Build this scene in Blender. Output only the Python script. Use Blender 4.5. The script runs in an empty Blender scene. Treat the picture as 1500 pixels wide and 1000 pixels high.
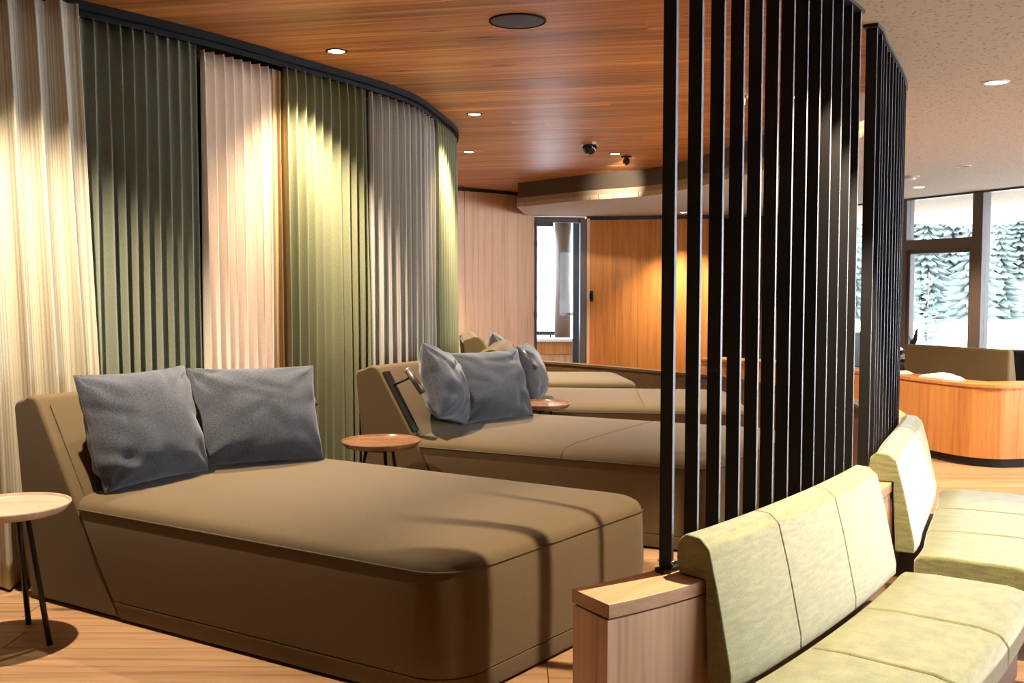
import bpy, bmesh, math, random
from mathutils import Vector, Matrix, noise
import numpy as np
random.seed(7)
sc = bpy.context.scene
C = sc.collection
PI = math.pi

# ------------------------------------------------------------------ camera, world, exposure
cam_d = bpy.data.cameras.new('camera'); cam = bpy.data.objects.new('camera', cam_d); C.objects.link(cam)
cam.location = (0, 0, 1.5)
cam.rotation_euler = (PI/2 - math.atan(85/1450), 0, 0)
cam_d.sensor_width = 36; cam_d.lens = 36*1450/1500
cam_d.clip_start = .05; cam_d.clip_end = 600
sc.camera = cam
sc.view_settings.view_transform = 'Standard'; sc.view_settings.look = 'None'
sc.view_settings.gamma = 1; sc.view_settings.use_curve_mapping = False
sc.view_settings.exposure = 0.5
sc.cycles.use_denoising = True
sc.cycles.max_bounces = 8; sc.cycles.diffuse_bounces = 4; sc.cycles.glossy_bounces = 4; sc.cycles.transparent_max_bounces = 12
sc.cycles.sample_clamp_indirect = 6.0
SKY = 11.0
SPOT = 430.0
WARM = (1.0, .86, .67)
w = bpy.data.worlds.new('overcast'); sc.world = w; w.use_nodes = True
bg = w.node_tree.nodes['Background']; bg.inputs[0].default_value = (.76, .86, 1.0, 1); bg.inputs[1].default_value = SKY
HC = 2.94      # timber ceiling
HL = 2.60      # plaster ceiling

# ------------------------------------------------------------------ materials
def mat(name, col=(.5,.5,.5), rough=.6, metal=0, spec=.5, emit=None, es=0):
    m = bpy.data.materials.new(name); m.use_nodes = True
    b = m.node_tree.nodes['Principled BSDF']
    b.inputs['Base Color'].default_value = (*col, 1); b.inputs['Roughness'].default_value = rough
    b.inputs['Metallic'].default_value = metal; b.inputs['Specular IOR Level'].default_value = spec
    if emit:
        b.inputs['Emission Color'].default_value = (*emit, 1); b.inputs['Emission Strength'].default_value = es
    return m
def N(m, t, **kw):
    n = m.node_tree.nodes.new(t)
    for k, v in kw.items(): setattr(n, k, v)
    return n
def L(m, a, b): m.node_tree.links.new(a, b)
def bsdf(m): return m.node_tree.nodes['Principled BSDF']
def ramp(m, stops):
    r = N(m, 'ShaderNodeValToRGB')
    e = r.color_ramp.elements
    e[0].position, e[0].color = stops[0][0], (*stops[0][1], 1)
    e[1].position, e[1].color = stops[-1][0], (*stops[-1][1], 1)
    for p, c in stops[1:-1]:
        x = e.new(p); x.color = (*c, 1)
    return r
def bump(m, h, strength, dist):
    b = N(m, 'ShaderNodeBump'); b.inputs['Strength'].default_value = strength; b.inputs['Distance'].default_value = dist
    L(m, h, b.inputs['Height']); L(m, b.outputs[0], bsdf(m).inputs['Normal'])
def vmath(m, op, a, b=None, val=None):
    n = N(m, 'ShaderNodeVectorMath', operation=op); L(m, a, n.inputs[0])
    if b is not None: L(m, b, n.inputs[1])
    if val is not None: n.inputs[1].default_value = val
    return n.outputs[0]
def fmath(m, op, a, b=None, val=None):
    n = N(m, 'ShaderNodeMath', operation=op); L(m, a, n.inputs[0])
    if b is not None: L(m, b, n.inputs[1])
    if val is not None: n.inputs[1].default_value = val
    return n.outputs[0]

def wood(name, dark, mid, light, axis='x', rot=0, rough=.5, spec=.4, tone=.35, bumpd=.0006, knots=True, gr=(.55,14), st=(.30,.48,.70)):
    """plank timber: grain runs along one axis, tone shifts from piece to piece"""
    m = mat(name, mid, rough, spec=spec)
    g = N(m, 'ShaderNodeNewGeometry'); oi = N(m, 'ShaderNodeObjectInfo')
    mp = N(m, 'ShaderNodeMapping', vector_type='POINT'); mp.inputs['Rotation'].default_value = (0, 0, rot)
    L(m, g.outputs['Position'], mp.inputs['Vector'])
    rnd = N(m, 'ShaderNodeCombineXYZ')
    for i in range(3): L(m, oi.outputs['Random'], rnd.inputs[i])
    off = vmath(m, 'SCALE', rnd.outputs[0]); off.node.inputs['Scale'].default_value = 61.0
    p = vmath(m, 'ADD', mp.outputs[0], off)
    s = {'x': (gr[0], gr[1], gr[1]), 'y': (gr[1], gr[0], gr[1]), 'z': (gr[1], gr[1], gr[0])}[axis]
    n1 = N(m, 'ShaderNodeTexNoise'); n1.inputs['Scale'].default_value = 1; n1.inputs['Detail'].default_value = 7; n1.inputs['Roughness'].default_value = .62; n1.inputs['Distortion'].default_value = .6
    L(m, vmath(m, 'MULTIPLY', p, val=s), n1.inputs['Vector'])
    s2 = tuple(k*5 for k in s)
    n2 = N(m, 'ShaderNodeTexNoise'); n2.inputs['Scale'].default_value = 1; n2.inputs['Detail'].default_value = 4
    L(m, vmath(m, 'MULTIPLY', p, val=s2), n2.inputs['Vector'])
    f = fmath(m, 'MULTIPLY_ADD', n2.outputs['Fac'], val=.32)
    L(m, fmath(m, 'MULTIPLY', n1.outputs['Fac'], val=.68), f.node.inputs[2])
    r = ramp(m, [(st[0], dark), (st[1], mid), (st[2], light)])
    L(m, f, r.inputs[0])
    col = r.outputs[0]
    # piece tone
    hsv = N(m, 'ShaderNodeHueSaturation')
    v = fmath(m, 'MULTIPLY_ADD', oi.outputs['Random'], val=tone); v.node.inputs[2].default_value = 1 - tone/2
    L(m, v, hsv.inputs['Value']); L(m, col, hsv.inputs['Color']); col = hsv.outputs[0]
    if knots:
        ks = {'x': (1.1, 4.2, 4.2), 'y': (4.2, 1.1, 4.2), 'z': (4.2, 4.2, 1.1)}[axis]
        vo = N(m, 'ShaderNodeTexVoronoi'); vo.inputs['Scale'].default_value = 1
        L(m, vmath(m, 'MULTIPLY', p, val=ks), vo.inputs['Vector'])
        kr = ramp(m, [(.05, (.22, .16, .12)), (.13, (1, 1, 1))])
        L(m, vo.outputs['Distance'], kr.inputs[0])
        mx = N(m, 'ShaderNodeMixRGB', blend_type='MULTIPLY'); mx.inputs[0].default_value = .8
        L(m, col, mx.inputs[1]); L(m, kr.outputs[0], mx.inputs[2]); col = mx.outputs[0]
    L(m, col, bsdf(m).inputs['Base Color'])
    rr = fmath(m, 'MULTIPLY_ADD', f, val=.25); rr.node.inputs[2].default_value = rough - .12
    L(m, rr, bsdf(m).inputs['Roughness'])
    bump(m, f, .5, bumpd)
    return m

def fabric(name, c1, c2, scale=260, rough=.9, bs=.35, sheen=.3, mottled=0, bd=.0015):
    m = mat(name, c1, rough, spec=.25)
    tc = N(m, 'ShaderNodeTexCoord')
    n1 = N(m, 'ShaderNodeTexNoise'); n1.inputs['Scale'].default_value = scale; n1.inputs['Detail'].default_value = 3
    L(m, tc.outputs['Object'], n1.inputs['Vector'])
    r = ramp(m, [(.3, c2), (.7, c1)]); L(m, n1.outputs['Fac'], r.inputs[0]); col = r.outputs[0]
    if mottled:
        n2 = N(m, 'ShaderNodeTexNoise'); n2.inputs['Scale'].default_value = mottled; n2.inputs['Detail'].default_value = 6
        mpx = N(m, 'ShaderNodeMapping'); mpx.inputs['Scale'].default_value = (1.6, 1.6, 9)
        L(m, tc.outputs['Object'], mpx.inputs[0]); L(m, mpx.outputs[0], n2.inputs['Vector'])
        r2 = ramp(m, [(.3, (.72, .72, .70)), (.68, (1.12, 1.12, 1.14))]); L(m, n2.outputs['Fac'], r2.inputs[0])
        mx = N(m, 'ShaderNodeMixRGB', blend_type='MULTIPLY'); mx.inputs[0].default_value = 1
        L(m, col, mx.inputs[1]); L(m, r2.outputs[0], mx.inputs[2]); col = mx.outputs[0]
    L(m, col, bsdf(m).inputs['Base Color'])
    bsdf(m).inputs['Sheen Weight'].default_value = sheen; bsdf(m).inputs['Sheen Roughness'].default_value = .5
    bump(m, n1.outputs['Fac'], bs, bd)
    return m

def curtain_mat(name, c1, c2, stripe=None):
    """linen weave; optional vertical woven stripes along the cloth (UV.x in metres)"""
    m = mat(name, c1, .95, spec=.15)
    uv = N(m, 'ShaderNodeUVMap')
    mp = N(m, 'ShaderNodeMapping'); mp.inputs['Scale'].default_value = (420, 60, 1)
    L(m, uv.outputs[0], mp.inputs[0])
    n1 = N(m, 'ShaderNodeTexNoise'); n1.inputs['Scale'].default_value = 1; n1.inputs['Detail'].default_value = 4
    L(m, mp.outputs[0], n1.inputs['Vector'])
    r = ramp(m, [(.3, c2), (.7, c1)]); L(m, n1.outputs['Fac'], r.inputs[0]); col = r.outputs[0]
    if stripe:
        sx = N(m, 'ShaderNodeSeparateXYZ'); L(m, uv.outputs[0], sx.inputs[0])
        cb = N(m, 'ShaderNodeCombineXYZ'); L(m, sx.outputs[0], cb.inputs[0])
        n2 = N(m, 'ShaderNodeTexNoise'); n2.inputs['Scale'].default_value = 70; n2.inputs['Detail'].default_value = 2
        L(m, cb.outputs[0], n2.inputs['Vector'])
        r2 = ramp(m, [(.42, stripe), (.58, (1, 1, 1))]); L(m, n2.outputs['Fac'], r2.inputs[0])
        mx = N(m, 'ShaderNodeMixRGB', blend_type='MULTIPLY'); mx.inputs[0].default_value = 1
        L(m, col, mx.inputs[1]); L(m, r2.outputs[0], mx.inputs[2]); col = mx.outputs[0]
    L(m, col, bsdf(m).inputs['Base Color'])
    bump(m, n1.outputs['Fac'], .4, .0012)
    return m

M = {}
M['ceiling_wood'] = wood('ceiling_wood', (.20,.068,.016), (.47,.18,.045), (.74,.36,.125), 'x', .207, .44, .3, .42, gr=(.35,22), st=(.36,.5,.64))
M['floor_wood'] = wood('floor_wood', (.20,.098,.04), (.37,.20,.09), (.50,.29,.145), 'x', 0, .42, .45, .3)
M['wall_wood'] = wood('wall_wood', (.36,.115,.022), (.56,.205,.045), (.66,.28,.075), 'z', 0, .5, .35, .14, knots=False)
M['wall_wood_light'] = wood('wall_wood_light', (.62,.34,.18), (.78,.46,.27), (.86,.55,.35), 'z', 0, .5, .35, .14, knots=False)
M['oak'] = wood('oak', (.44,.22,.11), (.66,.37,.20), (.76,.47,.28), 'z', 0, .48, .4, .05)
M['oak_cap'] = wood('oak_cap', (.38,.18,.08), (.57,.30,.145), (.68,.40,.21), 'x', -.85, .45, .4, .05, knots=False)
M['counter'] = wood('counter', (.40,.14,.035), (.60,.24,.065), (.70,.33,.11), 'z', 0, .42, .45, .05)
M['dark_wood'] = wood('dark_wood', (.07,.035,.015), (.12,.06,.028), (.17,.09,.045), 'x', 0, .45, .4, .1, knots=False)
M['table_wood'] = wood('table_wood', (.30,.20,.13), (.45,.32,.22), (.56,.42,.31), 'x', 0, .32, .5, .1, knots=False)
M['table_dark'] = wood('table_dark', (.13,.055,.025), (.22,.10,.045), (.30,.15,.075), 'x', 0, .25, .6, .1, knots=False)
M['black'] = mat('black_metal', (.012,.011,.011), .42)
M['rail'] = mat('rail_black', (.008,.008,.009), .7, spec=.15)
M['slat'] = mat('slat_bronze', (.010,.008,.007), .5, spec=.3)
M['slat_edge_lit'] = mat('slat_edge_lit', (.20,.195,.21), .5, metal=.3)  # daylight caught by the window-side edges, put into a lighter grey
M['chrome'] = mat('chrome', (.75,.75,.76), .18, metal=1)
M['brown_metal'] = mat('brown_metal', (.10,.075,.06), .35, metal=.6)
M['bed'] = fabric('bed_fabric', (.128,.080,.031), (.086,.053,.019), 300, .78, .3, .12)
M['bed_seam'] = mat('bed_seam', (.07,.046,.02), .8)
M['pillow'] = fabric('pillow_fabric', (.078,.080,.090), (.030,.031,.037), 170, .95, .5, .25)
M['velvet'] = fabric('green_velvet', (.275,.258,.095), (.20,.188,.062), 190, .7, .3, .6, mottled=9)
M['black_base'] = mat('black_base', (.012,.010,.008), .7)
M['sofa_back'] = fabric('sofa_back', (.17,.115,.05), (.11,.075,.03), 200, .9, .3, .1)
M['plaster'] = None
M['c_cream'] = curtain_mat('curtain_cream', (.64,.57,.43), (.53,.46,.34), (.66,.64,.60))
M['c_green'] = curtain_mat('curtain_dark_green', (.27,.275,.20), (.195,.20,.145))
M['c_peach'] = curtain_mat('curtain_peach', (.90,.77,.63), (.80,.66,.53))
M['c_peach_shade'] = curtain_mat('curtain_peach_shade', (.40,.26,.13), (.3,.19,.09))  # tan carries the shade on the peach curtain's edge fold
M['c_olive'] = curtain_mat('curtain_olive', (.235,.228,.125), (.165,.16,.085))
M['c_grey'] = curtain_mat('curtain_grey', (.56,.51,.41), (.42,.38,.30), (.6,.6,.62))
M['white'] = mat('white_paint', (.75,.75,.76), .5)
M['frame'] = mat('window_frame', (.085,.055,.036), .45)
M['lens'] = mat('lamp_lens', (1,1,1), .3, emit=(1,.93,.80), es=14)
M['speaker'] = mat('speaker_grille', (.035,.04,.05), .6)
M['snow'] = mat('snow', (.88,.90,.93), .9)
M['conifer'] = mat('conifer_needles', (.15,.18,.16), .9)
M['bark'] = mat('bark', (.12,.09,.07), .9)
M['hill'] = mat('hill', (.34,.40,.36), .95)
M['plain_wall'] = mat('plain_wall', (.14,.11,.08), .9)
M['wall_dark'] = mat('wall_dark', (.03,.026,.021), .6)
M['fascia_beige'] = mat('fascia_beige', (.33,.25,.17), .7)
M['fascia_dark'] = mat('fascia_dark', (.065,.05,.037), .4)
M['cloth_white'] = mat('cloth_white', (.8,.74,.66), .9)

def speaker_tex(m):
    tc = N(m, 'ShaderNodeTexCoord'); v = N(m, 'ShaderNodeTexVoronoi'); v.inputs['Scale'].default_value = 160
    L(m, tc.outputs['Object'], v.inputs['Vector']); bump(m, v.outputs['Distance'], .6, .002)
speaker_tex(M['speaker'])
def hill_tex(m):
    g = N(m, 'ShaderNodeNewGeometry'); n = N(m, 'ShaderNodeTexNoise'); n.inputs['Scale'].default_value = .35; n.inputs['Detail'].default_value = 8
    L(m, g.outputs['Position'], n.inputs['Vector'])
    r = ramp(m, [(.38, (.11,.135,.125)), (.5, (.17,.20,.19)), (.62, (.3,.33,.34))]); L(m, n.outputs['Fac'], r.inputs[0]); L(m, r.outputs[0], bsdf(m).inputs['Base Color'])
hill_tex(M['hill'])

def plaster():
    m = mat('acoustic_plaster', (.50,.40,.29), .95, spec=.1)
    g = N(m, 'ShaderNodeNewGeometry')
    p = vmath(m, 'MULTIPLY', g.outputs['Position'], val=(26, 58, 1))
    v = N(m, 'ShaderNodeTexVoronoi'); v.inputs['Scale'].default_value = 1.0; v.inputs['Randomness'].default_value = 1
    L(m, p, v.inputs['Vector'])
    n = N(m, 'ShaderNodeTexNoise'); n.inputs['Scale'].default_value = 60; L(m, g.outputs['Position'], n.inputs['Vector'])
    d = fmath(m, 'ADD', v.outputs['Distance'], fmath(m, 'MULTIPLY', n.outputs['Fac'], val=.35))
    # perforated field keeps clear of the timber edge
    n3 = N(m, 'ShaderNodeTexNoise'); n3.inputs['Scale'].default_value = 1.3; L(m, g.outputs['Position'], n3.inputs['Vector'])
    r = ramp(m, [(.33, (.13,.08,.04)), (.40, (.50,.40,.29))]); L(m, d, r.inputs[0])
    L(m, r.outputs[0], bsdf(m).inputs['Base Color'])
    bump(m, d, .3, .003)
    return m
M['plaster'] = plaster()
M['plaster_smooth'] = mat('plaster_smooth', (.52,.42,.31), .9)
def glass():
    m = bpy.data.materials.new('window_glass'); m.use_nodes = True; nt = m.node_tree; nt.nodes.clear()
    o = nt.nodes.new('ShaderNodeOutputMaterial'); mix = nt.nodes.new('ShaderNodeMixShader')
    t = nt.nodes.new('ShaderNodeBsdfTransparent'); t.inputs[0].default_value = (.97,.985,.98,1)
    gl = nt.nodes.new('ShaderNodeBsdfGlossy'); gl.inputs['Roughness'].default_value = .02
    lw = nt.nodes.new('ShaderNodeLayerWeight'); lw.inputs[0].default_value = .5
    pw = nt.nodes.new('ShaderNodeMath'); pw.operation = 'POWER'; pw.inputs[1].default_value = 4; nt.links.new(lw.outputs['Facing'], pw.inputs[0])
    ma = nt.nodes.new('ShaderNodeMath'); ma.operation = 'MULTIPLY_ADD'; ma.inputs[1].default_value = .5; ma.inputs[2].default_value = .014; nt.links.new(pw.outputs[0], ma.inputs[0])
    nt.links.new(ma.outputs[0], mix.inputs[0]); nt.links.new(t.outputs[0], mix.inputs[1]); nt.links.new(gl.outputs[0], mix.inputs[2]); nt.links.new(mix.outputs[0], o.inputs[0])
    return m
M['glass'] = glass()

# ------------------------------------------------------------------ helpers
def link(name, me, m=None, parent=None, smooth=False):
    o = bpy.data.objects.new(name, me); C.objects.link(o)
    if m is not None:
        for x in (m if isinstance(m, (list, tuple)) else [m]): me.materials.append(x)
    if parent is not None: o.parent = parent
    if smooth:
        for p in me.polygons: p.use_smooth = True
    return o
def mesh(name, vs, fs, m=None, parent=None, smooth=False, fix=True):
    me = bpy.data.meshes.new(name); me.from_pydata([tuple(v) for v in vs], [], fs); me.update()
    if fix:
        bm = bmesh.new(); bm.from_mesh(me); bmesh.ops.recalc_face_normals(bm, faces=bm.faces); bm.to_mesh(me); bm.free()
    return link(name, me, m, parent, smooth)
def bevel(o, wd, seg=2, ang=40):
    b = o.modifiers.new('bevel', 'BEVEL'); b.width = wd; b.segments = seg; b.limit_method = 'ANGLE'; b.angle_limit = math.radians(ang); b.harden_normals = True
    for p in o.data.polygons: p.use_smooth = True
    return o
def tag(o, label=None, cat=None, group=None, kind=None):
    if label: o['label'] = label
    if cat: o['category'] = cat
    if group: o['group'] = group
    if kind: o['kind'] = kind
    return o
def empty(name, loc, label, cat, group=None, rz=0):
    o = bpy.data.objects.new(name, None); C.objects.link(o); o.location = loc; o.rotation_euler = (0, 0, rz); o.empty_display_size = .1
    return tag(o, label, cat, group)
def struct(o): o['kind'] = 'structure'; return o
BOXF = [(0,1,3,2),(4,6,7,5),(0,4,5,1),(2,3,7,6),(0,2,6,4),(1,5,7,3)]
def box(name, c, d, m, parent=None, rz=0, bv=0):
    vs = [Vector((x*d[0]/2, y*d[1]/2, z*d[2]/2)) for x in (-1,1) for y in (-1,1) for z in (-1,1)]
    R = Matrix.Rotation(rz, 3, 'Z')
    o = mesh(name, [R @ v + Vector(c) for v in vs], BOXF, m, parent)
    if bv: bevel(o, bv, 2)
    return o
def cyl(name, a, b, r1, r2, m, parent=None, n=16, smooth=True):
    a = Vector(a); b = Vector(b); ax = (b-a).normalized(); t = ax.orthogonal().normalized(); u = ax.cross(t)
    vs = []
    for p, r in ((a, r1), (b, r2)):
        for i in range(n):
            an = 2*PI*i/n; vs.append(p + (t*math.cos(an)+u*math.sin(an))*r)
    fs = [(i, (i+1) % n, n+(i+1) % n, n+i) for i in range(n)] + [tuple(range(n-1, -1, -1)), tuple(range(n, 2*n))]
    o = mesh(name, vs, fs, m, parent)
    if smooth:
        for p in o.data.polygons: p.use_smooth = len(p.vertices) == 4
    return o
def lathe(name, prof, m, parent=None, n=48, loc=(0,0,0), smooth=True):
    vs = []; fs = []
    for r, z in prof:
        for i in range(n):
            an = 2*PI*i/n; vs.append((loc[0]+r*math.cos(an), loc[1]+r*math.sin(an), loc[2]+z))
    k = len(prof)
    for j in range(k-1):
        for i in range(n): fs.append((j*n+i, j*n+(i+1) % n, (j+1)*n+(i+1) % n, (j+1)*n+i))
    fs.append(tuple(range(n))); fs.append(tuple(range((k-1)*n, k*n)))
    o = mesh(name, vs, fs, m, parent)
    if smooth: bevel(o, .0001, 1)
    return o
def tube(name, pts, r, m, parent=None, n=6, closed=False):
    pts = [Vector(p) for p in pts]; vs = []; fs = []; K = len(pts)
    for i, p in enumerate(pts):
        a = pts[(i-1) % K] if (closed or i > 0) else p; b = pts[(i+1) % K] if (closed or i < K-1) else p
        t = (b-a).normalized(); s = t.cross(Vector((0,0,1)))
        s = s.normalized() if s.length > 1e-4 else Vector((1,0,0)); u = s.cross(t)
        for k in range(n):
            an = 2*PI*k/n; vs.append(p + (s*math.cos(an)+u*math.sin(an))*r)
    for i in range(K if closed else K-1):
        j = (i+1) % K
        for k in range(n): fs.append((i*n+k, i*n+(k+1) % n, j*n+(k+1) % n, j*n+k))
    return mesh(name, vs, fs, m, parent, True)

class Path:
    def __init__(s, pts, n=40):
        P = [np.array(q, float) for q in pts]; P = [2*P[0]-P[1]] + P + [2*P[-1]-P[-2]]; out = []
        for i in range(1, len(P)-2):
            a, b, c, d = P[i-1:i+3]
            for k in range(n):
                t = k/n; out.append(.5*((2*b)+(-a+c)*t+(2*a-5*b+4*c-d)*t*t+(-a+3*b-3*c+d)*t**3))
        out.append(P[-2]); s.p = np.array(out)
        s.l = np.concatenate([[0], np.cumsum(np.linalg.norm(np.diff(s.p, axis=0), axis=1))]); s.L = float(s.l[-1])
    def xy(s, q): return np.array([np.interp(q, s.l, s.p[:,0]), np.interp(q, s.l, s.p[:,1])])
    def frame(s, q, e=.05):
        d = s.xy(min(q+e, s.L))-s.xy(max(q-e, 0)); d /= np.linalg.norm(d)
        return s.xy(q), d, np.array([d[1], -d[0]])        # point, tangent, outward (to the right of travel)
    def at(s, q, off, z):
        p, t, n = s.frame(q); return Vector((p[0]+off*n[0], p[1]+off*n[1], z))
def sweep(name, path, s0, s1, prof, m, parent=None, step=.08, smooth=True, bv=0, seg=2):
    n = max(1, int(round((s1-s0)/step))); k = len(prof); vs = []; fs = []
    for i in range(n+1):
        q = s0+(s1-s0)*i/n
        for o, z in prof: vs.append(path.at(q, o, z))
    for i in range(n):
        for j in range(k): fs.append((i*k+j, i*k+(j+1) % k, (i+1)*k+(j+1) % k, (i+1)*k+j))
    fs.append(tuple(range(k))); fs.append(tuple(range(n*k, n*k+k)))
    o = mesh(name, vs, fs, m, parent)
    if bv: bevel(o, bv, seg, 35)
    elif smooth: bevel(o, .0005, 1, 35)
    return o

# plan lines
RING = Path([(.167,2.717),(.486,2.96),(1.02,3.60),(1.48,4.27),(1.66,4.62),(2.14,5.6),(2.42,6.5),(2.55,7.4)])
RAIL = Path([(-4.2,4.0),(-3.4,4.22),(-2.66,4.66),(-2.2,5.133),(-1.772,5.717),(-1.476,6.21),(-1.177,6.736),(-.901,7.235),(-.715,7.75),(-.60,8.465),(-.520,9.115),(-.511,9.61),(-.62,10.4),(-.95,11.4),(-1.5,12.6)])
PART = Path([(2.60,7.0),(2.69,7.7),(2.60,8.5),(2.35,9.3),(2.05,9.95),(1.66,10.35),(1.25,10.85),(.78,11.35),(.245,11.85),(-.4,12.3)])

# ------------------------------------------------------------------ the shell
fl = struct(box('floor', (1.5, 7, -.06), (15, 24, .1), M['dark_wood']))
# oak floor planks where the floor can be seen
y = 2.1; row = 0; PW = .19
pm = {}
while y < 10.4:
    x0, x1 = (-4.2, 6.9) if y < 5.6 else (1.0, 6.9)
    x = x0 - random.uniform(0, 1.6); 
    while x < x1:
        ln = 2.2
        z = random.uniform(-.0006, .0006)
        if 'p' not in pm:
            o = box('plank', (0,0,-.005), (2.2-.003, PW-.003, .01), M['floor_wood'], fl); bevel(o, .0012, 1); pm['p'] = o
        else:
            o = pm['p'].copy(); C.objects.link(o)
        o.location = (x+ln/2, y+PW/2, z)
        x += ln
    y += PW; row += 1

# timber ceiling boards over the lounge
ce = struct(box('ceiling', (.0, 9.3, HC+.08), (9.5, 16.5, .1), M['dark_wood']))
A = -.207; BW = .20; first = None
ca, sa = math.cos(A), math.sin(A)
for r in range(75):
    yy = 1.2 + r*BW
    x = -4.6 - random.uniform(0, 2.4)
    while x < 4.2:
        ln = 3.3
        cx = x+ln/2; X = cx*ca; Y = yy + cx*sa
        if 1.5 < Y < 16.8 and X > -4.5 and X < 4.3:
            if first is None:
                o = box('board', (0,0,.012), (ln-.001, BW-.001, .024), M['ceiling_wood'], ce); bevel(o, .0007, 1); first = o
            else:
                o = first.copy(); C.objects.link(o)
            o.location = (X, Y, HC + random.uniform(0, .0015)); o.rotation_euler = (0, 0, A)
        x += ln

# plaster ceiling around it, with the opening that the timber ceiling sits above
HOLE = Path([(-4.6,2.1),(-1.5,2.3),(.10,2.62),(.46,2.97),(1.0,3.63),(1.48,4.32),(1.66,4.66),(2.16,5.65),(2.48,6.6),(2.64,7.5),(2.52,9.21),(1.88,12.19),(1.0,13.18),(.069,14.35)], 14)
hp = [tuple(p) for p in HOLE.p]+[(.22,16.06)]
outer = [(.2,18.5),(9,18.5),(9,-5),(-4.6,-5)]
bm = bmesh.new(); ring = [bm.verts.new((x, y, HL)) for x, y in hp+outer]
f = bm.faces.new(ring); bmesh.ops.triangulate(bm, faces=[f])
g = bmesh.ops.extrude_face_region(bm, geom=bm.faces[:]); bmesh.ops.translate(bm, verts=[v for v in g['geom'] if isinstance(v, bmesh.types.BMVert)], vec=(0,0,.06))
bmesh.ops.recalc_face_normals(bm, faces=bm.faces)
me = bpy.data.meshes.new('ceiling_plaster'); bm.to_mesh(me); bm.free()
struct(link('ceiling_plaster', me, M['plaster']))
fas = struct(sweep('trim_1', HOLE, .0, HOLE.L, [(0.005,HL+.001),(.03,HL+.001),(.03,HL+.125),(.005,HL+.125)], M['fascia_beige'], None, .12))
tr2 = struct(sweep('trim_2', HOLE, .0, HOLE.L, [(.02,HL+.12),(.06,HL+.12),(.06,HC+.02),(.02,HC+.02)], M['fascia_dark'], None, .12))

for nm, h0, h1, dx, mm in (('trim_6', HL+.001, HL+.125, .012, M['fascia_beige']), ('trim_7', HL+.12, HC+.02, .04, M['fascia_dark'])):
    struct(box(nm, (.145+dx, 15.2, (h0+h1)/2), (.025, 1.72, h1-h0), mm, None, -.089))
# walls
def wall_run(name, pts, z0, z1, m, th=.12, panels=None, pm=None):
    """thick wall along a polyline; boards as children"""
    root = None
    vs = []; fs = []
    k = 0
    for (x0, y0), (x1, y1) in zip(pts[:-1], pts[1:]):
        d = Vector((x1-x0, y1-y0)); n = Vector((-d.y, d.x)).normalized()*th
        q = [(x0,y0),(x1,y1),(x1+n.x,y1+n.y),(x0+n.x,y0+n.y)]
        vs += [(a,b,z0) for a,b in q]+[(a,b,z1) for a,b in q]
        fs += [(k,k+1,k+2,k+3),(k+4,k+7,k+6,k+5),(k,k+4,k+5,k+1),(k+1,k+5,k+6,k+2),(k+2,k+6,k+7,k+3),(k+3,k+7,k+4,k)]; k += 8
    root = struct(mesh(name, vs, fs, m))
    if panels:
        for (x0, y0), (x1, y1) in zip(pts[:-1], pts[1:]):
            d = Vector((x1-x0, y1-y0)); ln = d.length; d.normalize(); cnt = max(1, round(ln/panels))
            rz = math.atan2(d.y, d.x)
            for i in range(cnt):
                c = Vector((x0,y0)) + d*(ln*(i+.5)/cnt)
                o = box('panel', (0,0,0), (ln/cnt-.004, .02, z1-z0), pm, root, 0, .002)
                o.location = (c.x, c.y, (z0+z1)/2); o.rotation_euler = (0,0,rz)
    return root
wall_run('wall_left', [(-4.6,12.5),(-.72,15.05),(.08,15.92),(.36,16.2)], 0, HC-.03, M['dark_wood'], .12, .30, M['wall_wood_light'])
struct(sweep('trim_3', Path([(-4.6,12.48),(-.72,15.03),(.08,15.90),(.22,16.05)], 4), 0, 7, [(0,HC-.05),(.03,HC-.05),(.03,HC+.01),(0,HC+.01)], M['wall_dark'], None, .5))
wall_run('wall_back', [(1.24,16.42),(3.30,16.02)], 0, HL, M['dark_wood'], .12, .42, M['wall_wood'])
struct(box('trim_4', (2.27,16.19,HL-.03), (2.12,.05,.06), M['wall_dark'], None, math.atan2(-.40,2.06)))
wall_run('wall_back_right', [(3.30,16.05),(3.45,17.3),(4.3,16.2),(4.7,14.45)], 0, HL, M['dark_wood'], -.12, .42, M['wall_wood'])
struct(sweep('trim_5', Path([(3.46,17.26),(4.28,16.16),(4.66,14.5)], 4), 0, 5, [(0,2.44),(.04,2.44),(.04,2.48),(0,2.48)], M['wall_dark'], None, .5))
struct(box('wall_front', (1.5,-4.0,1.5), (13,.12,3.1), M['plain_wall']))
struct(box('wall_front_right', (7.06,-2.6,1.5), (.12,2.8,3.1), M['plain_wall']))
struct(box('wall_front_left', (-4.65,4.3,1.5), (.12,17,3.1), M['plain_wall']))
struct(sweep('wall_curtain', RAIL, 0, RAIL.L, [(-.55,0),(-.45,0),(-.45,HC+.02),(-.55,HC+.02)], M['wall_dark'], None, .25))

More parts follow.
